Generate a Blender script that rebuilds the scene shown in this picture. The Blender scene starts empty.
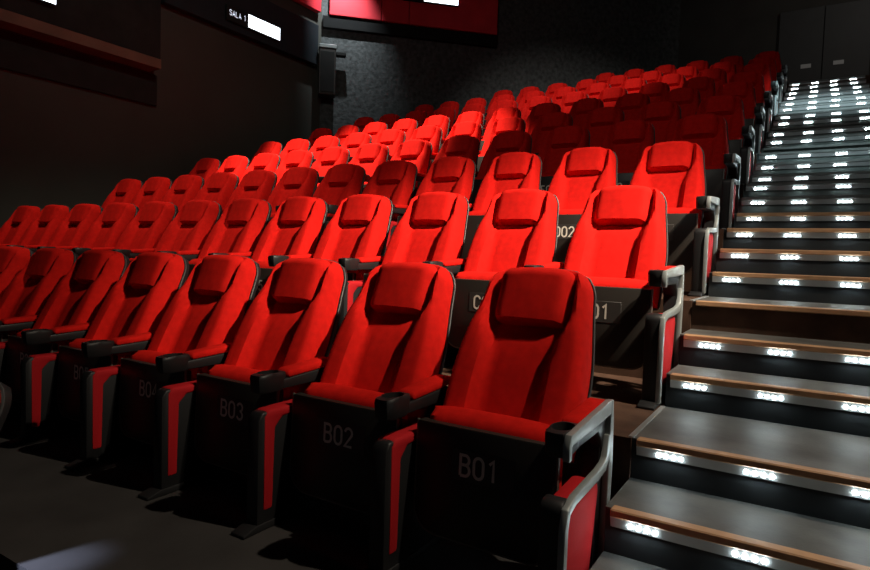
import bpy, bmesh, math, random
from mathutils import Vector, Matrix
random.seed(4)
S = bpy.context.scene
COL = S.collection
PI = math.pi

# ------------------------------------------------------------------ layout
W = 0.58            # seat pitch along a row
D = 1.1466          # row to row
H = 0.4293          # rise of one tier (three stair risers)
WALLX = -7.6        # left wall
CORN = (-7.6, 6.95)  # where the left wall meets the angled rear wall
BACKY = 12.6
STX0, STX1 = 0.345, 1.47   # stair flight
LETTERS = 'BCDEFGHIJK'
COUNTS = [10, 12, 12, 12, 12, 12, 12, 11, 9, 6]

def wallx(y):
    return WALLX if y <= CORN[1] else WALLX + (y - CORN[1])

# ------------------------------------------------------------------ materials
def mat(name, col, rough=0.6, metal=0.0, spec=0.5, noise=None, bump=None, sheen=0.0, emit=None, coord='Object'):
    m = bpy.data.materials.new(name); m.use_nodes = True
    nt = m.node_tree; b = nt.nodes['Principled BSDF']
    b.inputs['Base Color'].default_value = (*col, 1)
    b.inputs['Roughness'].default_value = rough
    b.inputs['Metallic'].default_value = metal
    b.inputs['Specular IOR Level'].default_value = spec
    if sheen:
        b.inputs['Sheen Weight'].default_value = sheen
        b.inputs['Sheen Roughness'].default_value = 0.4
        b.inputs['Sheen Tint'].default_value = (1.0, 0.12, 0.03, 1)
    if emit:
        b.inputs['Emission Color'].default_value = (*emit[0], 1)
        b.inputs['Emission Strength'].default_value = emit[1]
    if noise or bump:
        tc = nt.nodes.new('ShaderNodeTexCoord')
    if noise:
        scale, lo, hi = noise
        n = nt.nodes.new('ShaderNodeTexNoise'); n.inputs['Scale'].default_value = scale
        n.inputs['Detail'].default_value = 6
        r = nt.nodes.new('ShaderNodeMapRange')
        r.inputs['From Min'].default_value = 0.3; r.inputs['From Max'].default_value = 0.7
        r.inputs['To Min'].default_value = lo; r.inputs['To Max'].default_value = hi
        mx = nt.nodes.new('ShaderNodeMix'); mx.data_type = 'RGBA'; mx.blend_type = 'MULTIPLY'
        mx.inputs[0].default_value = 1.0
        mx.inputs[6].default_value = (*col, 1)
        nt.links.new(tc.outputs[coord], n.inputs['Vector'])
        nt.links.new(n.outputs['Fac'], r.inputs['Value'])
        nt.links.new(r.outputs['Result'], mx.inputs[7])
        nt.links.new(mx.outputs[2], b.inputs['Base Color'])
    if bump:
        scale, strength, dist = bump
        n2 = nt.nodes.new('ShaderNodeTexNoise'); n2.inputs['Scale'].default_value = scale
        n2.inputs['Detail'].default_value = 4
        bp = nt.nodes.new('ShaderNodeBump'); bp.inputs['Strength'].default_value = strength
        bp.inputs['Distance'].default_value = dist
        nt.links.new(tc.outputs[coord], n2.inputs['Vector'])
        nt.links.new(n2.outputs['Fac'], bp.inputs['Height'])
        nt.links.new(bp.outputs['Normal'], b.inputs['Normal'])
    return m

RED = mat('red_fabric', (0.62, 0.0115, 0.0080), 0.9, spec=0.06, noise=(30, 0.88, 1.08), bump=(420, 0.15, 0.002), sheen=0.06)
RED_PANEL = mat('red_side_fabric', (0.42, 0.008, 0.012), 0.8, spec=0.2, bump=(420, 0.15, 0.002))
BLACK = mat('black_plastic', (0.012, 0.012, 0.013), 0.5, spec=0.4, bump=(300, 0.08, 0.001))
SHELL = mat('seat_shell_plastic', (0.022, 0.018, 0.015), 0.45, spec=0.4)
GREY = mat('grey_metal', (0.30, 0.33, 0.33), 0.45, metal=0.35, noise=(12, 0.85, 1.1))
EDGE = mat('edge_grey_plastic', (0.06, 0.06, 0.06), 0.55)
RIM = mat('bronze_grey_rim', (0.16, 0.14, 0.12), 0.45, metal=0.3)
PLATEM = mat('number_plate_dark', (0.040, 0.036, 0.033), 0.5, spec=0.4)
LETTER = mat('number_print', (0.78, 0.72, 0.62), 0.6)
CARPET = mat('brown_platform_carpet', (0.075, 0.040, 0.026), 0.9, spec=0.15, noise=(9, 0.75, 1.2), bump=(250, 0.3, 0.004))
FLOORM = mat('grey_floor', (0.040, 0.037, 0.036), 0.8, spec=0.2, noise=(4, 0.8, 1.15), bump=(60, 0.1, 0.003))
RISER = mat('dark_riser', (0.020, 0.023, 0.025), 0.5, spec=0.3, noise=(6, 0.7, 1.3))
RISERB = mat('brown_riser', (0.085, 0.050, 0.034), 0.75, spec=0.2, noise=(9, 0.7, 1.25))
RISERU = mat('hazed_riser', (0.065, 0.080, 0.076), 0.6, spec=0.3, noise=(6, 0.7, 1.3))  # lamp haze over the upper risers, put into their colour
NOSEU = mat('hazed_nosing', (0.13, 0.14, 0.135), 0.55, noise=(14, 0.8, 1.15))  # upper nosings greyed to carry the same painted haze
TREAD = mat('stair_tread_vinyl', (0.080, 0.080, 0.076), 0.58, spec=0.45, noise=(7, 0.65, 1.3), bump=(90, 0.18, 0.003))
WOOD = mat('brown_nosing', (0.44, 0.25, 0.13), 0.55, noise=(14, 0.8, 1.15))
ALU = mat('aluminium_strip', (0.55, 0.57, 0.58), 0.35, metal=0.7)
LED = mat('white_led', (0.9, 0.95, 1.0), 0.4, emit=((0.82, 0.97, 1.0), 75.0))
WALLD = mat('dark_wall_paint', (0.060, 0.058, 0.050), 0.85, spec=0.2, noise=(0.6, 0.8, 1.15), bump=(120, 0.1, 0.003))
WALLT = mat('textured_grey_wall', (0.060, 0.064, 0.064), 0.8, spec=0.3, noise=(13, 0.55, 1.4), bump=(13, 0.6, 0.03))
WALLB = mat('back_wall_paint', (0.045, 0.042, 0.038), 0.85, spec=0.2, noise=(2, 0.85, 1.1))
CEIL = mat('black_ceiling', (0.012, 0.012, 0.012), 0.9, spec=0.1, noise=(3, 0.8, 1.1))
PANEL = mat('dark_acoustic_panel', (0.018, 0.018, 0.017), 0.85, spec=0.2, noise=(5, 0.8, 1.2))
NAVY = mat('blue_grey_panel', (0.018, 0.024, 0.030), 0.8, spec=0.2, noise=(5, 0.85, 1.1))
SOFFIT = mat('brown_soffit_board', (0.16, 0.085, 0.055), 0.8, noise=(3, 0.8, 1.1))
REDWALL = mat('red_wall_panel', (0.62, 0.016, 0.030), 0.7, noise=(3, 0.85, 1.1), bump=(200, 0.1, 0.003))
SIGNW = mat('lit_sign_face', (0.9, 0.95, 1.0), 0.4, emit=((0.85, 0.93, 1.0), 3.2))
SIGNT = mat('sign_lettering', (0.9, 0.95, 1.0), 0.4, emit=((0.75, 0.83, 1.0), 0.75))
SIGNL = mat('sign_faint_print', (0.5, 0.6, 0.65), 0.4, emit=((0.60, 0.72, 0.78), 1.0))
SPKM = mat('speaker_brown_black', (0.030, 0.024, 0.020), 0.7, noise=(20, 0.8, 1.2))
DOORM = mat('dark_door', (0.02, 0.02, 0.02), 0.6, noise=(4, 0.8, 1.1))
PLATE = mat('pale_door_plate', (0.5, 0.5, 0.5), 0.5)

# ------------------------------------------------------------------ helpers
def mkobj(name, bm, m, parent=None, smooth=False, loc=None):
    bmesh.ops.recalc_face_normals(bm, faces=bm.faces)
    me = bpy.data.meshes.new(name); bm.to_mesh(me); bm.free()
    me.materials.append(m)
    if smooth:
        for p in me.polygons: p.use_smooth = True
        try: me.set_sharp_from_angle(angle=math.radians(42))
        except Exception: pass
    o = bpy.data.objects.new(name, me); COL.objects.link(o)
    if parent: o.parent = parent
    if loc: o.location = loc
    return o

def tag(o, label=None, cat=None, group=None, kind=None):
    if label: o['label'] = label
    if cat: o['category'] = cat
    if group: o['group'] = group
    if kind: o['kind'] = kind
    return o

def empty(name, loc=(0, 0, 0)):
    o = bpy.data.objects.new(name, None); COL.objects.link(o)
    o.location = loc; o.empty_display_size = 0.1
    return o

def box(bm, lo, hi, bev=0.0, seg=2, rot=None):
    c = [(lo[i] + hi[i]) / 2 for i in range(3)]; s = [hi[i] - lo[i] for i in range(3)]
    M = Matrix.Translation(c)
    if rot: M = M @ Matrix.Rotation(rot, 4, 'X')
    t = bmesh.new()
    bmesh.ops.create_cube(t, size=1.0)
    for v in t.verts: v.co = Vector((v.co.x * s[0], v.co.y * s[1], v.co.z * s[2]))
    if bev:
        bmesh.ops.bevel(t, geom=list(t.edges), offset=bev, segments=seg, profile=0.5, affect='EDGES')
    bmesh.ops.transform(t, matrix=M, verts=t.verts)
    join(bm, t)

def join(bm, t):
    me = bpy.data.meshes.new('tmp'); t.to_mesh(me); t.free()
    bm.from_mesh(me); bpy.data.meshes.remove(me)

def prism(bm, pts, axis, a0, a1, bev=0.0):
    """polygon pts in the plane across axis, swept from a0 to a1"""
    t = bmesh.new()
    def mk(p, a):
        if axis == 'x': return (a, p[0], p[1])
        if axis == 'y': return (p[0], a, p[1])
        return (p[0], p[1], a)
    A = [t.verts.new(mk(p, a0)) for p in pts]; B = [t.verts.new(mk(p, a1)) for p in pts]
    t.faces.new(A); t.faces.new(B[::-1])
    n = len(pts)
    for i in range(n): t.faces.new([A[i], B[i], B[(i + 1) % n], A[(i + 1) % n]])
    if bev:
        bmesh.ops.recalc_face_normals(t, faces=t.faces)
        es = [e for e in t.edges if len(e.link_faces) == 2 and e.calc_face_angle(0) > 0.7]
        bmesh.ops.bevel(t, geom=es, offset=bev, segments=2, profile=0.5, affect='EDGES')
    join(bm, t)

def tube(bm, pts, r, n=6, closed=False):
    pts = [Vector(p) for p in pts]; rings = []
    N = len(pts)
    for i, p in enumerate(pts):
        a = pts[(i - 1) % N] if (closed or i > 0) else p
        b = pts[(i + 1) % N] if (closed or i < N - 1) else p
        d = (b - a).normalized()
        u = d.cross(Vector((0, 1, 0.3)));
        if u.length < 1e-3: u = d.cross(Vector((1, 0, 0)))
        u.normalize(); v = d.cross(u).normalized()
        rings.append([bm.verts.new(p + r * (math.cos(2 * PI * k / n) * u + math.sin(2 * PI * k / n) * v)) for k in range(n)])
    for i in range(N if closed else N - 1):
        A, B = rings[i], rings[(i + 1) % N]
        for k in range(n): bm.faces.new([A[k], A[(k + 1) % n], B[(k + 1) % n], B[k]])
    if not closed:
        bm.faces.new(rings[0]); bm.faces.new(rings[-1][::-1])

def bar(bm, path, wid, x0, x1):
    """flat bar following a path in the y-z plane, between x0 and x1"""
    P = [Vector((p[0], p[1])) for p in path]; L = []; R = []
    for i, p in enumerate(P):
        d1 = (p - P[i - 1]).normalized() if i > 0 else None
        d2 = (P[i + 1] - p).normalized() if i < len(P) - 1 else None
        d = ((d1 or d2) + (d2 or d1)).normalized()
        n = Vector((-d.y, d.x))
        k = 1.0 if (d1 is None or d2 is None) else 1.0 / max(0.5, d.dot(d1))
        wv = wid[i] if isinstance(wid, (list, tuple)) else wid
        L.append(p + n * wv / 2 * k); R.append(p - n * wv / 2 * k)
    def V(q, x): return bm.verts.new((x, q.x, q.y))
    rings = [[V(L[i], x0), V(R[i], x0), V(R[i], x1), V(L[i], x1)] for i in range(len(P))]
    for i in range(len(P) - 1):
        A, B = rings[i], rings[i + 1]
        for k in range(4): bm.faces.new([A[k], A[(k + 1) % 4], B[(k + 1) % 4], B[k]])
    bm.faces.new(rings[0]); bm.faces.new(rings[-1][::-1])

def smst(x):
    x = max(0.0, min(1.0, x)); return x * x * (3 - 2 * x)

def arc(cx, cy, rx, ry, a0, a1, n=8):
    return [(cx + rx * math.cos(math.radians(a0 + (a1 - a0) * k / n)), cy + ry * math.sin(math.radians(a0 + (a1 - a0) * k / n))) for k in range(n + 1)]
GL = {   # stroke letters in a 0.5 x 1 cell
    'A': [[(0, 0), (.25, 1), (.5, 0)], [(.09, .33), (.41, .33)]],
    'B': [[(0, 0), (0, 1), (.27, 1)] + arc(.27, .765, .2, .235, 90, -90) + [(0, .53)], [(.27, .53)] + arc(.27, .265, .23, .265, 90, -90) + [(0, 0)]],
    'C': [arc(.25, .75, .25, .25, 0, 180) + arc(.25, .25, .25, .25, 180, 360)],
    'D': [[(0, 0), (0, 1), (.22, 1)] + arc(.22, .72, .28, .28, 90, 0, 5) + arc(.22, .28, .28, .28, 0, -90, 5) + [(0, 0)]],
    'E': [[(.46, 1), (0, 1), (0, 0), (.46, 0)], [(0, .52), (.4, .52)]],
    'F': [[(.46, 1), (0, 1), (0, 0)], [(0, .52), (.4, .52)]],
    'G': [arc(.25, .75, .25, .25, 0, 180) + arc(.25, .25, .25, .25, 180, 360) + [(.5, .48), (.28, .48)]],
    'L': [[(0, 1), (0, 0), (.45, 0)]],
    'S': [arc(.25, .76, .25, .24, 15, 270) + arc(.25, .26, .25, .26, 90, -165)],
    '0': [arc(.25, .72, .25, .28, 0, 180) + arc(.25, .28, .25, .28, 180, 360) + [(.5, .72)]],
    '1': [[(.08, .80), (.30, 1), (.30, 0)]],
    '2': [arc(.25, .74, .25, .26, 170, -25) + [(0, 0), (.5, 0)]],
    '3': [arc(.25, .75, .24, .25, 165, -90), arc(.25, .26, .25, .26, 80, -165)],
    '4': [[(.36, 0), (.36, 1), (0, .28), (.5, .28)]],
    '5': [[(.46, 1), (.06, 1), (.03, .55)] + arc(.25, .32, .25, .32, 110, -160)],
    '6': [arc(.25, .30, .25, .30, 180, -180, 14), [(0, .30)] + arc(.27, .72, .27, .28, 180, 40)],
    '7': [[(0, 1), (.5, 1), (.17, 0)]],
    '8': [arc(.25, .76, .22, .24, -90, 270, 14), arc(.25, .26, .25, .26, 90, 450, 14)],
    '9': [arc(.25, .70, .25, .30, 0, 360, 14), [(.5, .70)] + arc(.23, .28, .27, .28, 0, -140)],
}
def text_mesh(s, h, m, name='lettering', stroke=.15, adv=.74):
    """flat stroked lettering centred on the origin in the local x-y plane, cap height h"""
    bm = bmesh.new(); x = 0.0
    for ch in s:
        if ch == ' ': x += .45; continue
        for pl in GL[ch]:
            Q = [Vector((x + p[0], p[1])) for p in pl]
            Q = [q for i, q in enumerate(Q) if i == 0 or (q - Q[i - 1]).length > 1e-4]
            rings = []
            for i, q in enumerate(Q):
                d1 = (q - Q[i - 1]).normalized() if i else None
                d2 = (Q[i + 1] - q).normalized() if i < len(Q) - 1 else None
                d = ((d1 or d2) + (d2 or d1)).normalized(); nn = Vector((-d.y, d.x))
                k = min(1.6, 1.0 / max(.4, d.dot(d1))) if d1 and d2 else 1.0
                rings.append((q + nn * stroke / 2 * k, q - nn * stroke / 2 * k))
            vs = [(bm.verts.new((a.x, a.y, 0)), bm.verts.new((b.x, b.y, 0))) for a, b in rings]
            for A, B in zip(vs, vs[1:]): bm.faces.new([A[0], A[1], B[1], B[0]])
        x += adv
    tot = x - adv + .5
    bmesh.ops.transform(bm, matrix=Matrix.Scale(h, 4) @ Matrix.Translation((-tot / 2, -.5, 0)), verts=bm.verts)
    me = bpy.data.meshes.new(name); bm.to_mesh(me); bm.free(); me.materials.append(m)
    return me

# ------------------------------------------------------------------ seat parts
BACK = [(-0.262, 0.40), (-0.212, 0.50), (-0.160, 0.60), (-0.108, 0.70), (-0.060, 0.79), (-0.016, 0.88), (0.010, 0.95), (0.022, 1.0135)]
def bpath(v):
    f = v * (len(BACK) - 1); i = min(int(f), len(BACK) - 2); t = f - i
    def cr(k, j):
        P = [BACK[max(0, min(len(BACK) - 1, q))][k] for q in (j - 1, j, j + 1, j + 2)]
        return 0.5 * (2 * P[1] + (P[2] - P[0]) * t + (2 * P[0] - 5 * P[1] + 4 * P[2] - P[3]) * t * t + (3 * P[1] - P[0] - 3 * P[2] + P[3]) * t ** 3)
    return cr(0, i), cr(1, i)
def bnorm(v):
    a = bpath(max(0, v - .02)); b = bpath(min(1, v + .02))
    d = Vector((b[0] - a[0], b[1] - a[1])).normalized()
    return -d.y, d.x
BL = 0.70
def hw(v):
    top = (1 - v) * BL
    w_ = 0.243 - 0.004 * smst((0.25 - v) / 0.25) - 0.044 * smst((v - 0.28) / 0.55)
    if top < 0.15:
        s = 1 - top / 0.15
        w_ -= 0.078 * (1 - math.sqrt(max(0, 1 - s * s)))
    return w_
def bpt(a, v, h):
    y, z = bpath(v); ny, nz = bnorm(v)
    z -= 0.6 * a * a * smst((v - .6) / .4)
    return Vector((a, y + ny * h, z + nz * h))

def grid_solid(bm, F, B, nu, nv):
    f = [[bm.verts.new(F(-1 + 2 * i / nu, j / nv)) for i in range(nu + 1)] for j in range(nv + 1)]
    b = [[bm.verts.new(B(-1 + 2 * i / nu, j / nv)) for i in range(nu + 1)] for j in range(nv + 1)]
    for j in range(nv):
        for i in range(nu):
            bm.faces.new([f[j][i], f[j][i + 1], f[j + 1][i + 1], f[j + 1][i]])
            bm.faces.new([b[j][i], b[j + 1][i], b[j + 1][i + 1], b[j][i + 1]])
    for i in range(nu):
        bm.faces.new([f[0][i], b[0][i], b[0][i + 1], f[0][i + 1]])
        bm.faces.new([f[nv][i], f[nv][i + 1], b[nv][i + 1], b[nv][i]])
    for j in range(nv):
        bm.faces.new([f[j][0], f[j + 1][0], b[j + 1][0], b[j][0]])
        bm.faces.new([f[j][nu], b[j][nu], b[j + 1][nu], f[j + 1][nu]])

def warp(u):   # more columns near the edges
    return math.copysign(1 - (1 - abs(u)) ** 1.5, u)
def warpv(v):
    return 1 - (1 - v) ** 1.35

def m_backrest():
    bm = bmesh.new()
    def F(u, vv):
        v = warpv(vv); a = warp(u) * hw(v)
        e = min((hw(v) - abs(a)) / 0.035, (1 - v) * BL / 0.045, v * BL / 0.03 + .2)
        e = max(0, min(1, e)); roll = math.sqrt(1 - (1 - e) ** 2)
        inn = 0.104 + 0.032 * smst((v - .40) / .25)
        bol = smst((abs(a) - inn) / 0.040) * (0.058 - 0.016 * smst((v - .50) / .15))
        head = smst((v - 0.50) / 0.08) * smst((0.16 - abs(a)) / 0.02)
        lum = 0.012 * math.sin(min(1, v / .6) * PI) * smst((.15 - abs(a)) / .1)
        return bpt(a, v, 0.018 + (0.038 + bol + lum - 0.02 * head) * roll)
    def B(u, vv):
        v = warpv(vv); return bpt(warp(u) * hw(v), v, 0.0)
    grid_solid(bm, F, B, 28, 28)
    return bm
def m_headrest():
    bm = bmesh.new()
    v0, v1, hwid = 0.555, 0.994, 0.144
    def co(u, vv):
        v = v0 + (v1 - v0) * vv
        corner = 0.036 * (1 - math.sqrt(max(0, 1 - max(0, 1 - vv / .16) ** 2))) + 0.05 * (1 - math.sqrt(max(0, 1 - max(0, (vv - .72) / .28) ** 2)))
        return warp(u) * (hwid - corner), v
    def F(u, vv):
        a, v = co(u, vv)
        eu = min(1, (1 - abs(warp(u))) * hwid / 0.042); eb = min(1, vv * (v1 - v0) * BL / 0.018); et = min(1, (1 - vv) * (v1 - v0) * BL / 0.060)
        r = lambda e: math.sqrt(max(0, 1 - (1 - e) ** 2))
        puff = 0.014 * (1 - warp(u) ** 2) * math.sin(PI * min(1, vv * .9 + .1))
        return bpt(a, v, 0.026 + (0.064 + .010 * vv + puff) * r(eu) * r(eb) * r(et))
    def B(u, vv):
        a, v = co(u, vv); return bpt(a, v, 0.02)
    grid_solid(bm, F, B, 20, 18)
    return bm
def m_backshell():
    bm = bmesh.new()
    F = lambda u, v: bpt(warp(u) * (hw(v) + 0.005), v, 0.002)
    def B(u, v):
        e = min(1, (1 - abs(u)) / .3, (1 - v) / .12, v / .1 + .2)
        return bpt(warp(u) * (hw(v) + 0.005), v, -0.006 - 0.035 * math.sqrt(max(0, 1 - (1 - e) ** 2)))
    grid_solid(bm, F, B, 14, 20)
    return bm
def m_trim():
    bm = bmesh.new()
    pts = [bpt(-(hw(v / 20) + .004), v / 20, -0.006) for v in range(21)]
    pts += [bpt(hw(1) * (-1 + 2 * k / 8), 1, -0.006) for k in range(1, 8)]
    pts += [bpt((hw(v / 20) + .004), v / 20, -0.006) for v in range(20, -1, -1)]
    tube(bm, pts, 0.004)
    return bm
TILT = -0.03
def tilt(bm, piv=(0, -0.40, 0.20)):
    M = Matrix.Translation(piv) @ Matrix.Rotation(TILT, 4, 'X') @ Matrix.Translation([-c for c in piv])
    bmesh.ops.transform(bm, matrix=M, verts=bm.verts)
    return bm
def m_seat():
    bm = bmesh.new()
    def F(u, v):
        e = min(1, (1 - abs(warp(u))) * .235 / .04, (1 - v) * .36 / .06, v * .36 / .05)
        return Vector((warp(u) * .235 * (1 - .1 * max(0, v - .9) ** .5), -0.372 - 0.055 * math.sqrt(max(0, 1 - (1 - e) ** 2)), 0.19 + .352 * v - .012 * warp(u) ** 4))
    def B(u, v):
        e = min(1, (1 - abs(warp(u))) * .235 / .04, (1 - v) * .36 / .05, v * .36 / .05)
        return Vector((warp(u) * .235 * (1 - .1 * max(0, v - .9) ** .5), -0.366 + 0.045 * math.sqrt(max(0, 1 - (1 - e) ** 2)), 0.19 + .352 * v - .012 * warp(u) ** 4))
    grid_solid(bm, F, B, 18, 14)
    return tilt(bm)
def shell_outline(w=.245, z0=.125, z1=.497, r=.085):
    pts = [(-w, z1)]
    for k in range(9):
        t = PI + k / 8 * PI / 2
        pts.append((-w + r + r * math.cos(t), z0 + r + r * math.sin(t)))
    for k in range(9):
        t = 1.5 * PI + k / 8 * PI / 2
        pts.append((w - r + r * math.cos(t), z0 + r + r * math.sin(t)))
    pts.append((w, z1))
    return pts
def m_seatshell():
    bm = bmesh.new()
    prism(bm, shell_outline(), 'y', -0.448, -0.405, bev=0.008)
    return tilt(bm)
def m_shellrim():
    bm = bmesh.new()
    tube(bm, [(p[0] * 1.008, -0.440, p[1]) for p in shell_outline()], 0.0055)
    return tilt(bm)
AX = 0.29
def m_armbody():
    bm = bmesh.new()
    prism(bm, [(-0.57, .520), (-0.565, .553), (-0.22, .572), (-0.20, .54), (-0.20, .42), (-0.235, .40), (-0.25, .48), (-0.29, .520)], 'x', AX - .032, AX + .032, bev=.006)
    bar(bm, [(-0.225, .46), (-0.25, .30), (-0.25, .05)], .05, AX - .025, AX + .025)
    return bm
def m_armpad():
    bm = bmesh.new()
    prism(bm, [(-0.45, .560), (-0.19, .574), (-0.185, .590), (-0.20, .606), (-0.44, .590), (-0.455, .577)], 'x', AX - .034, AX + .034, bev=.009)
    return bm
def m_cup():
    bm = bmesh.new()
    n = 20; cy, cz = -0.525, .588
    def ring(rx, ry, z, sq=0.0):
        out = []
        for k in range(n):
            t = 2 * PI * k / n; c, s = math.cos(t), math.sin(t)
            q = (1 - sq) + sq / max(abs(c), abs(s))
            out.append(bm.verts.new((AX + c * rx * q, cy + s * ry * q, z)))
        return out
    R = [ring(.030, .058, .516, .75), ring(.034, .064, .524, .75), ring(.036, .070, .572, .75), ring(.034, .068, .584, .7), ring(.034, .050, cz), ring(.031, .046, cz), ring(.028, .042, .535)]
    bm.faces.new(R[0]); bm.faces.new(R[-1][::-1])
    for a, b in zip(R, R[1:]):
        for k in range(n): bm.faces.new([a[k], a[(k + 1) % n], b[(k + 1) % n], b[k]])
    return bm
def m_pedestal():
    bm = bmesh.new()
    pts = [(-0.60, .02), (-0.60, .35)]
    for k in range(7):
        t = PI - k / 6 * PI * .5
        pts.append((-0.57 + .03 * math.cos(t), .37 + .03 * math.sin(t)))
    pts += [(-0.545, .40), (-0.535, .37), (-0.535, .06), (-0.27, .06), (-0.27, .02)]
    prism(bm, pts, 'x', AX - .032, AX + .032, bev=.008)
    return bm
def m_sidepanel():
    bm = bmesh.new()
    prism(bm, [(-0.565, .075), (-0.565, .36), (-0.545, .375), (-0.33, .385), (-0.29, .372), (-0.275, .34), (-0.34, .075)], 'x', AX - .036, AX + .036, bev=.012)
    return bm
def m_litstrip():  # red only where the side panel catches light; its shaded rest stays black
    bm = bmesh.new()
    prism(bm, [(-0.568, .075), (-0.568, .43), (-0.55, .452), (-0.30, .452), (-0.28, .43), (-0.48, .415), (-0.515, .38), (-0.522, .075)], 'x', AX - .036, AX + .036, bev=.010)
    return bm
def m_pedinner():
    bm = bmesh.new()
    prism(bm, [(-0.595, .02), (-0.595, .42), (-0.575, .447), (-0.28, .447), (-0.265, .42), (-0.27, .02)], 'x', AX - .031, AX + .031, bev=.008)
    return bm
def m_foot():
    bm = bmesh.new()
    prism(bm, [(-0.66, 0), (-0.66, .012), (-0.60, .028), (-0.20, .028), (-0.16, .012), (-0.16, 0)], 'x', AX - .036, AX + .036, bev=.004)
    return bm
def m_endframe():
    bm = bmesh.new()
    x0, x1 = AX + .028, AX + .049
    bar(bm, [(-0.592, .515), (-0.594, .556), (-0.582, .570), (-0.40, .578), (-0.215, .588)], [.022, .022, .03, .042, .046], x0, x1)
    bar(bm, [(-0.205, .608), (-0.198, .54), (-0.196, .40), (-0.205, .20), (-0.225, .02)], [.02, .034, .044, .036, .030], x0, x1)
    bar(bm, [(-0.222, .50), (-0.232, .43), (-0.255, .408), (-0.32, .400), (-0.53, .392), (-0.585, .375), (-0.598, .33), (-0.600, .02)], [.02, .03, .034, .032, .028, .028, .026, .024], x0, x1)
    bmesh.ops.remove_doubles(bm, verts=bm.verts, dist=1e-5)
    es = [e for e in bm.edges if len(e.link_faces) == 2]
    bmesh.ops.recalc_face_normals(bm, faces=bm.faces)
    es = [e for e in es if e.calc_face_angle(0) > 1.0]
    bmesh.ops.bevel(bm, geom=es, offset=.004, segments=2, profile=0.5, affect='EDGES')
    return bm

def m_plate():
    bm = bmesh.new(); box(bm, (-.105, -.4495, .328), (.115, -.4470, .428), .001, 1)
    return tilt(bm)
def proto(name, bm, m, smooth=True):
    o = mkobj(name, bm, m, smooth=smooth)
    COL.objects.unlink(o)
    return o
P = dict(
    backrest=proto('backrest', m_backrest(), RED), headrest=proto('headrest', m_headrest(), RED),
    back_shell=proto('back_shell', m_backshell(), BLACK), edge_trim=proto('edge_trim', m_trim(), EDGE),
    seat=proto('seat', m_seat(), RED), seat_shell=proto('seat_shell', m_seatshell(), SHELL), shell_rim=proto('shell_rim', m_shellrim(), RIM),
    armrest=proto('armrest', m_armbody(), BLACK), arm_pad=proto('arm_pad', m_armpad(), RED), cup_holder=proto('cup_holder', m_cup(), BLACK),
    pedestal=proto('pedestal', m_pedestal(), BLACK), side_panel=proto('side_panel', m_sidepanel(), RED_PANEL), lit_strip=proto('side_panel', m_litstrip(), RED_PANEL), pedestal_inner=proto('pedestal', m_pedinner(), BLACK), foot=proto('foot', m_foot(), BLACK),
    number_plate=proto('number_plate', m_plate(), PLATEM),
    end_frame=proto('end_frame', m_endframe(), GREY))

def put(kind, parent, dx=0.0, mirror=False):
    o = P[kind].copy(); COL.objects.link(o); o.parent = parent
    o.location = (dx, 0, 0)
    if mirror: o.scale = (-1, 1, 1)
    return o

NUMM = {}
def stand(root, mirror=False, end=False, dx=0.0):
    a = put('armrest', root, dx, mirror); put('arm_pad', a); put('cup_holder', a)
    p = put('pedestal' if end else 'pedestal_inner', root, dx, mirror); put('side_panel' if end else 'lit_strip', p); put('foot', p)
    if end:
        e = put('end_frame', root, dx, mirror); e['label'] = 'grey metal end frame'

def seat(x, y, z, label, group, number=None, end=False, left_stand=False, left_end=False, right_stand=True):
    r = empty('cinema_seat', (x, y, z))
    tag(r, label, 'seat', group)
    put('backrest', r); put('headrest', r); put('edge_trim', put('back_shell', r))
    put('seat', r); s = put('seat_shell', r); put('shell_rim', s)
    if right_stand: stand(r, end=end)
    if left_stand: stand(r, mirror=True, end=left_end)
    if number:
        put('number_plate', s)
        me = text_mesh(number, 0.066, LETTER, 'seat_number')
        o = bpy.data.objects.new('seat_number', me); COL.objects.link(o); o.parent = s
        o.matrix_local = Matrix.Translation((0, -0.40, 0.20)) @ Matrix.Rotation(TILT, 4, 'X') @ Matrix.Translation((-.008, -0.0505, 0.178)) @ Matrix.Rotation(PI / 2, 4, 'X')
    return r

ORD = ['', 'first', 'second', 'third', 'fourth', 'fifth', 'sixth', 'seventh', 'eighth', 'ninth', 'tenth', 'eleventh', 'twelfth']
ROWNAME = ['front', 'second', 'third', 'fourth', 'fifth', 'sixth', 'seventh', 'eighth', 'ninth', 'tenth and topmost']
for r, L in enumerate(LETTERS):
    n = COUNTS[r]
    for i in range(n):
        num = '%s%02d' % (L, i + 1)
        rn = ROWNAME[r]
        if i == 0:
            lab = 'red cinema seat with grey end frame by the stairs, %s row' % rn
            if r == 0: lab = 'nearest red cinema seat, marked B01, grey end frame beside the stairs'
        elif i == n - 1:
            lab = 'red cinema seat at the wall end of the %s row' % rn
        elif r == 0 and i in (1, 2):
            lab = 'red cinema seat marked %s in the front row' % num
        else:
            lab = 'red cinema seat, %s from the stairs in the %s row' % (ORD[i + 1], rn)
        seat(-i * W, r * D, r * H, lab, 'seats of the %s row' % rn, num if r < 6 else None, end=(i == 0), left_stand=(i == n - 1))

# seats across the stairs, only their end frames reach the picture, and the end of row A
for r, w_ in ((7, 'eighth'), (8, 'ninth'), (9, 'topmost')):
    seat(STX1 + .06 + AX + .055, r * D, r * H, 'red seat across the stairs, grey end frame facing them, %s row' % w_,
         'seats on the far side of the stairs', None, left_stand=True, left_end=True)
seat(-1.63, -1.19, -H, 'dark red seat edge cut off by the picture border, one tier below the front row', None, None, end=True, left_stand=True)

# ------------------------------------------------------------------ tiers, stairs
def structure(o, label, cat):
    return tag(o, label, cat, None, 'structure')

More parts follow.
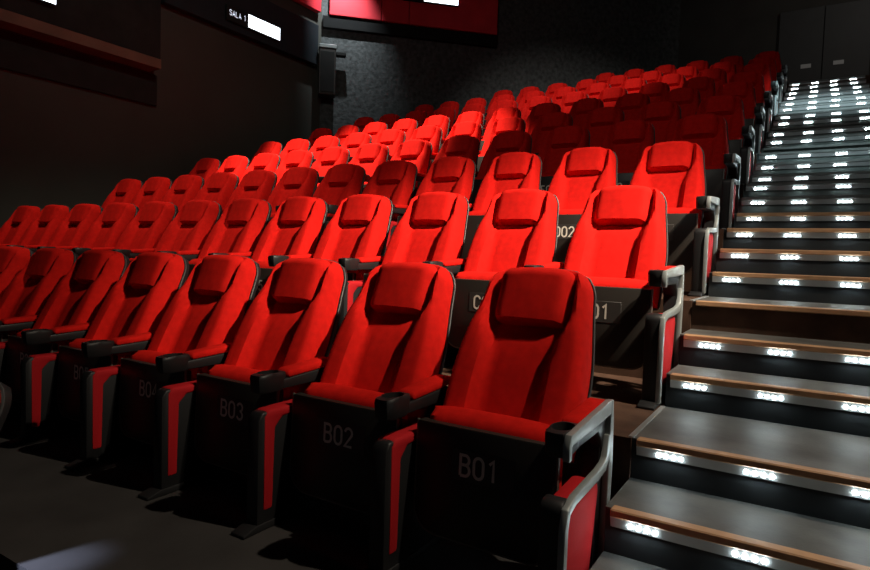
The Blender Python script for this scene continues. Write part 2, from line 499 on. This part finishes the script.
bm = bmesh.new()
prism(bm, [(WALLX, -4.5), (8.0, -4.5), (8.0, -1.19), (WALLX, -1.19)], 'z', -H - 0.20, -H)
structure(mkobj('floor', bm, FLOORM), 'dark lower floor carrying the seat row before the front row', 'floor')
bm = bmesh.new()
prism(bm, [(WALLX, -1.19), (8.0, -1.19), (8.0, BACKY), (WALLX, BACKY)], 'z', -H - 0.20, 0.0)
structure(mkobj('floor', bm, FLOORM), 'dark grey floor under and before the front row', 'floor')

YN = lambda n: 0.03 + (n // 3 - 1) * D + (0, 0.565, 0.845)[n % 3]
for t in range(1, 11):
    y0 = 0.03 + (t - 1) * D; y1 = y0 + D if t < 10 else BACKY
    if t == 10:
        pl = [(wallx(y0), y0), (8.0, y0), (8.0, y1), (wallx(y1), y1)]
    else:
        pl = [(wallx(y0), y0), (STX0, y0), (STX0, y1), (wallx(y1), y1)]
        if y0 < CORN[1] < y1: pl.append((WALLX, CORN[1]))
    bm = bmesh.new(); prism(bm, pl, 'z', 0.0, t * H)
    nm = ['', 'second', 'third', 'fourth', 'fifth', 'sixth', 'seventh', 'eighth', 'ninth', 'tenth'][t] if t < 10 else ''
    structure(mkobj('floor_tier', bm, CARPET), ('brown carpeted tier under the %s row' % nm) if t < 10 else 'dark landing at the top of the stairs', 'floor')
    if t < 10:
        bm = bmesh.new(); prism(bm, [(STX1, y0), (8.0, y0), (8.0, y1), (STX1, y1)], 'z', 0.0, t * H)
        structure(mkobj('floor_tier', bm, CARPET), 'carpeted tier across the stairs, level with the %s row' % nm, 'floor')
        # pale metal strip where platform meets stair tread
        bm = bmesh.new(); box(bm, (STX0 - .012, y0 + .01, t * H), (STX0 + .006, y0 + 0.56, t * H + .004))
        structure(mkobj('trim_%d' % t, bm, ALU), 'thin metal floor strip beside the stairs at the %s row' % nm, 'trim')

NOLED = {6, 16, 19, 22, 25, 28}
LX = (0.47, 0.75, 1.03, 1.31)
bmL = bmesh.new()
for q in range(4):
    box(bmL, (-.042 + q * .024, -.005, -.0055), (-.042 + q * .024 + .012, .004, .0055), .002, 1)
LEDME = mkobj('led_lamp', bmL, LED); COL.objects.unlink(LEDME)
def stepord(k):
    return (ORD + ['thirteenth', 'fourteenth', 'fifteenth', 'sixteenth', 'seventeenth', 'eighteenth', 'nineteenth', 'twentieth',
            'twenty-first', 'twenty-second', 'twenty-third', 'twenty-fourth', 'twenty-fifth', 'twenty-sixth', 'twenty-seventh', 'twenty-eighth', 'twenty-ninth', 'thirtieth'])[k]
for n in range(1, 31):
    y = YN(n); y2 = YN(n + 1) if n < 30 else YN(n) + 0.3; z = n * H / 3; zb = (n - 1) * H / 3
    bm = bmesh.new()
    prism(bm, [(y + .012, 0.0 if n < 4 else zb - .3), (y + .012, z - .006), (y2 + .012, z - .006), (y2 + .012, 0.0 if n < 4 else zb - .3)], 'x', STX0 + .001, STX1 - .001)
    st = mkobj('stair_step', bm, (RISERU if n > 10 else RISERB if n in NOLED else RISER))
    what = ('dark stair step with brown nosing' if n < 11 else 'stair step tinted with painted lamp haze, with nosing') + (' and no lamps' if n in NOLED else ' and white lamps')
    structure(st, '%s, %s step up from the floor' % (what, stepord(n)), 'step')
    bm = bmesh.new(); box(bm, (STX0 + .001, y + .008, z - .006), (STX1 - .001, y2 + .010, z))
    mkobj('tread', bm, TREAD, st)
    bm = bmesh.new(); box(bm, (STX0 + .02, y - .012, z - .022), (STX1 - .001, y + .030, z + .004), .004, 1)
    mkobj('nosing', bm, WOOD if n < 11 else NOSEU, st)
    bm = bmesh.new(); prism(bm, [(y + .012, z - .0225), (y - .006, z - .0225), (y + .004, z - .056), (y + .012, z - .056)], 'x', STX0 + .02, STX1 - .001)
    if n in NOLED: bm.free()
    else:
        sp = mkobj('light_strip', bm, ALU, st)
        for x in LX:
            o = LEDME.copy(); COL.objects.link(o); o.parent = sp
            o.location = (x + random.uniform(-.01, .01), y - .001, z - .041)

# ------------------------------------------------------------------ room
ZT = 7.6
def wall(name, a, b, m, label, th=0.2, z0=-0.65, z1=ZT, side=1):
    a = Vector(a); b = Vector(b); d = (b - a).normalized(); nrm = Vector((-d.y, d.x)) * th * side
    bm = bmesh.new()
    prism(bm, [tuple(a), tuple(b), tuple(b + nrm), tuple(a + nrm)], 'z', z0, z1)
    structure(mkobj(name, bm, m), label, 'wall')
DB = (WALLX + BACKY - CORN[1], BACKY)
wall('wall_left', (WALLX, -4.5), CORN, WALLD, 'plain dark side wall left of the seats')
wall('wall_rear_left', CORN, DB, WALLT, 'grey rough-textured angled wall behind the seats')
wall('wall_back', DB, (8.0, BACKY), WALLB, 'dark back wall at the top of the stairs')
wall('wall_right', (8.0, -4.5), (8.0, BACKY), WALLD, 'dark side wall beyond the stairs', side=-1)
bm = bmesh.new(); box(bm, (WALLX - .2, -4.5, ZT), (8.2, BACKY + .2, ZT + .2))
structure(mkobj('ceiling', bm, CEIL), 'black ceiling', 'ceiling')

# left wall: deep dark casing with brown underside, dark band below it
def lw(name, x0, x1, y0, y1, z0, z1, m, label, cat='wall panel', bev=.01):
    bm = bmesh.new(); box(bm, (WALLX + x0, y0, z0), (WALLX + x1, y1, z1), bev)
    return tag(mkobj(name, bm, m), label, cat)
cs = lw('acoustic_casing', .012, .30, -4.4, 3.28, 3.761, ZT - .02, PANEL, 'dark boxed casing high on the left wall with brown lower edge', bev=0)
bm = bmesh.new(); box(bm, (WALLX + .012, -4.4, 3.62), (WALLX + .312, 3.285, 3.755))
mkobj('trim_board', bm, SOFFIT, cs)['label'] = 'brown board along its lower edge'
lw('acoustic_baffle', .008, .05, -4.4, 3.40, 3.14, 3.59, PANEL, 'near-black flat board on the left wall under the boxed casing')
lw('acoustic_baffle', .012, .14, 3.45, 6.72, 4.66, 5.42, NAVY, 'blue-grey board on the left wall beside the hanging speaker')
lw('acoustic_baffle', .008, .12, 5.2, 6.80, 5.70, ZT - .02, REDWALL, 'red upper board on the left wall at the room corner')

# frame of the angled wall: local x runs along it, local y out of the room
def diag(s, out, z):
    k = math.sqrt(.5)
    return Vector((CORN[0] + s * k + out * k, CORN[1] + s * k - out * k, z))
DROT = Matrix.Rotation(PI / 4, 4, 'Z')
def dbox(bm, s0, s1, o0, o1, z0, z1, bev=0):
    t = bmesh.new(); box(t, (s0, -o1, z0), (s1, -o0, z1), bev)
    bmesh.ops.transform(t, matrix=Matrix.Translation((CORN[0], CORN[1], 0)) @ DROT, verts=t.verts)
    join(bm, t)
SPAN = [(0.14, 1.16), (1.17, 1.72), (1.73, 3.60)]
for k, (a, b) in enumerate(SPAN):
    bm = bmesh.new(); dbox(bm, a, b, 0.012, .14, 5.70, ZT - .02, .012)
    tag(mkobj('acoustic_baffle', bm, REDWALL), ['bright red upper board in the corner above the speaker', 'narrow red upper board, middle one on the angled wall', 'dark red upper board carrying a lit sign'][k], 'wall panel')
bm = bmesh.new(); dbox(bm, 0.02, 3.62, 0.0, .10, 5.46, 5.69, .01)
structure(mkobj('trim_20', bm, CEIL), 'black ledge under the red wall boards', 'trim')

# wall speaker in the corner
sp = empty('wall_speaker', (CORN[0] + .245, CORN[1] - .085, 4.09))
tag(sp, 'tall brown-black speaker hanging in the wall corner', 'speaker')
bm = bmesh.new(); box(bm, (-.16, -.14, 0), (.16, .14, .88), .02); mkobj('cabinet', bm, SPKM, sp)
bm = bmesh.new(); box(bm, (-.13, -.152, .05), (.13, -.141, .82), .004, 1); mkobj('grille', bm, PANEL, sp)
bm = bmesh.new(); box(bm, (-.17, -.15, .885), (.17, .14, .96), .01, 1); mkobj('cap', bm, GREY, sp)['label'] = 'pale grey top bracket'
sp.rotation_euler = (0, 0, math.radians(45))
bm = bmesh.new(); box(bm, (.17, -.03, .80), (.36, .12, .87), .01, 1); mkobj('bracket', bm, PANEL, sp)

# lit signs
def sign(loc, rz, label, with_text=True):
    e = empty('lit_sign', loc); e.rotation_euler = (0, 0, rz)
    tag(e, label, 'sign', 'lit hall signs')
    bm = bmesh.new(); box(bm, (-.58, -.05, -.125), (.58, 0.0, .125), .008, 1); hb = mkobj('housing', bm, PANEL, e)
    bm = bmesh.new(); box(bm, (-.14, -.056, -.105), (.57, -.051, .105)); mkobj('lit_face', bm, SIGNW, e)
    bm = bmesh.new()
    for k, (a, b) in enumerate(((-.08, .38), (.0, .50), (-.05, .3))):
        box(bm, (a, -.0575, .045 - k * .05), (b, -.0565, .053 - k * .05))
    mkobj('faint_print', bm, SIGNL, e)
    me = text_mesh('SALA 1', .085, SIGNT, 'lettering')
    o = bpy.data.objects.new('lettering', me); COL.objects.link(o); o.parent = e
    o.matrix_local = Matrix.Translation((-.36, -.0525, .01)) @ Matrix.Rotation(PI / 2, 4, 'X')
    return e
sign((WALLX + .145, 5.10, 4.90), PI / 2, 'lit SALA 1 sign on the blue-grey board of the left wall')
sign((WALLX + .315, 1.25, 4.10), PI / 2, 'lit sign on the dark boxed casing, cut by the top edge')
p = diag(2.15, .145, 6.27)
sign(p, PI / 4, 'lit sign on the dark red board of the angled wall')

# double door at the head of the stairs
dr = empty('door_1', (0.84, BACKY - .03, 10 * H)); tag(dr, 'dark double door at the head of the stairs', 'door', None, 'structure')
for s in (-1, 1):
    bm = bmesh.new(); box(bm, (min(0, s * .8) + .005, -.05, 0), (max(0, s * .8) - .005, 0, 2.05), .006, 1)
    lf = mkobj('door_leaf', bm, DOORM, dr)
    bm = bmesh.new(); box(bm, (s * .28 - .09, -.058, .84), (s * .28 + .09, -.0505, .92)); mkobj('door_plate', bm, PLATE, lf)

# ------------------------------------------------------------------ lights
def spot(name, loc, target, energy, size, blend=0.3, radius=0.05, col=(1, .93, .85)):
    l = bpy.data.lights.new(name, 'SPOT'); l.energy = energy; l.spot_size = math.radians(size); l.spot_blend = blend
    l.shadow_soft_size = radius; l.color = col
    o = bpy.data.objects.new(name, l); COL.objects.link(o); o.location = loc
    o.rotation_euler = (Vector(target) - Vector(loc)).to_track_quat('-Z', 'Y').to_euler()
    return o
WARM = (1, .86, .68)
spot('key_spot', (3.4, 0.12, 5.4), (-0.5, 1.06, 1.4), 3300, 31.5, .9, .05, WARM)
spot('house_spot', (3.0, 0.30, 5.3), (0.4, -0.25, 0.4), 680, 80, .6, .05, WARM)
spot('row_spot', (-3.2, 0.40, 5.6), (-4.9, 1.7, 1.2), 460, 62, .8, .05, WARM)
spot('left_spot', (-4.0, 2.5, 6.9), (-4.25, 4.3, 2.4), 3000, 51, .35, .05, WARM)
spot('rear_spot', (-2.4, 4.2, 7.0), (-2.9, 8.0, 4.0), 620, 58, .8, .05)
spot('front_fill', (-0.5, -4.0, 6.8), (-1.5, 6.0, 3.0), 260, 70, .8, .15)
spot('aisle_fill', (1.1, 0.5, 7.0), (1.0, 5.0, 1.9), 1700, 15, 1, .1, (.7, .95, 1))  # unseen lamp added to brighten the stair risers
spot('aisle_fill', (1.1, 1.0, 7.0), (1.0, 8.2, 3.1), 3600, 15, 1, .1, (.7, .95, 1))  # second unseen lamp, added for the hazy look of the topmost risers
spot('corner_spot', (-6.7, 6.5, 6.9), (-7.35, 7.2, 5.6), 420, 66, 1, .04, (.85, .95, 1))
spot('wall_fill', (-2.6, 1.8, 6.0), (-7.6, 4.0, 3.4), 120, 90, 1, .1, (1, .97, .85))  # unseen fill added to lift the dark left wall
spot('back_fill', (2.5, 9.0, 7.4), (2.0, 12.6, 6.0), 70, 110, 1, .1)  # unseen fill added so the back wall is not black
spot('floor_glow', (-1.7, -2.0, 1.0), (-1.24, -1.16, 0), 330, 13, 1, .04, (.6, .7, 1))

for o in list(P.values()) + [LEDME]: bpy.data.objects.remove(o)
w = bpy.data.worlds.new('world'); S.world = w; w.use_nodes = True
w.node_tree.nodes['Background'].inputs[0].default_value = (0.6, 0.75, 1.0, 1)
w.node_tree.nodes['Background'].inputs[1].default_value = 0.010

# ------------------------------------------------------------------ camera
cam = bpy.data.cameras.new('camera'); co = bpy.data.objects.new('camera', cam); COL.objects.link(co)
cam.sensor_width = 36.0; cam.lens = 36.0 * 602.8 / 870.0; cam.clip_start = 0.05
yaw, pitch, roll = 0.5546, -0.0488, 0.032
fw = Vector((-math.sin(yaw) * math.cos(pitch), math.cos(yaw) * math.cos(pitch), math.sin(pitch)))
rt = Vector((math.cos(yaw), math.sin(yaw), 0)); up = rt.cross(fw)
r2 = rt * math.cos(roll) + up * math.sin(roll); u2 = up * math.cos(roll) - rt * math.sin(roll)
M = Matrix((r2, u2, -fw)).transposed().to_4x4(); M.translation = (0.8456, -2.1186, 1.0478)
co.matrix_world = M
S.camera = co
S.view_settings.view_transform = 'Standard'
S.view_settings.look = 'None'
S.view_settings.exposure = 0.0
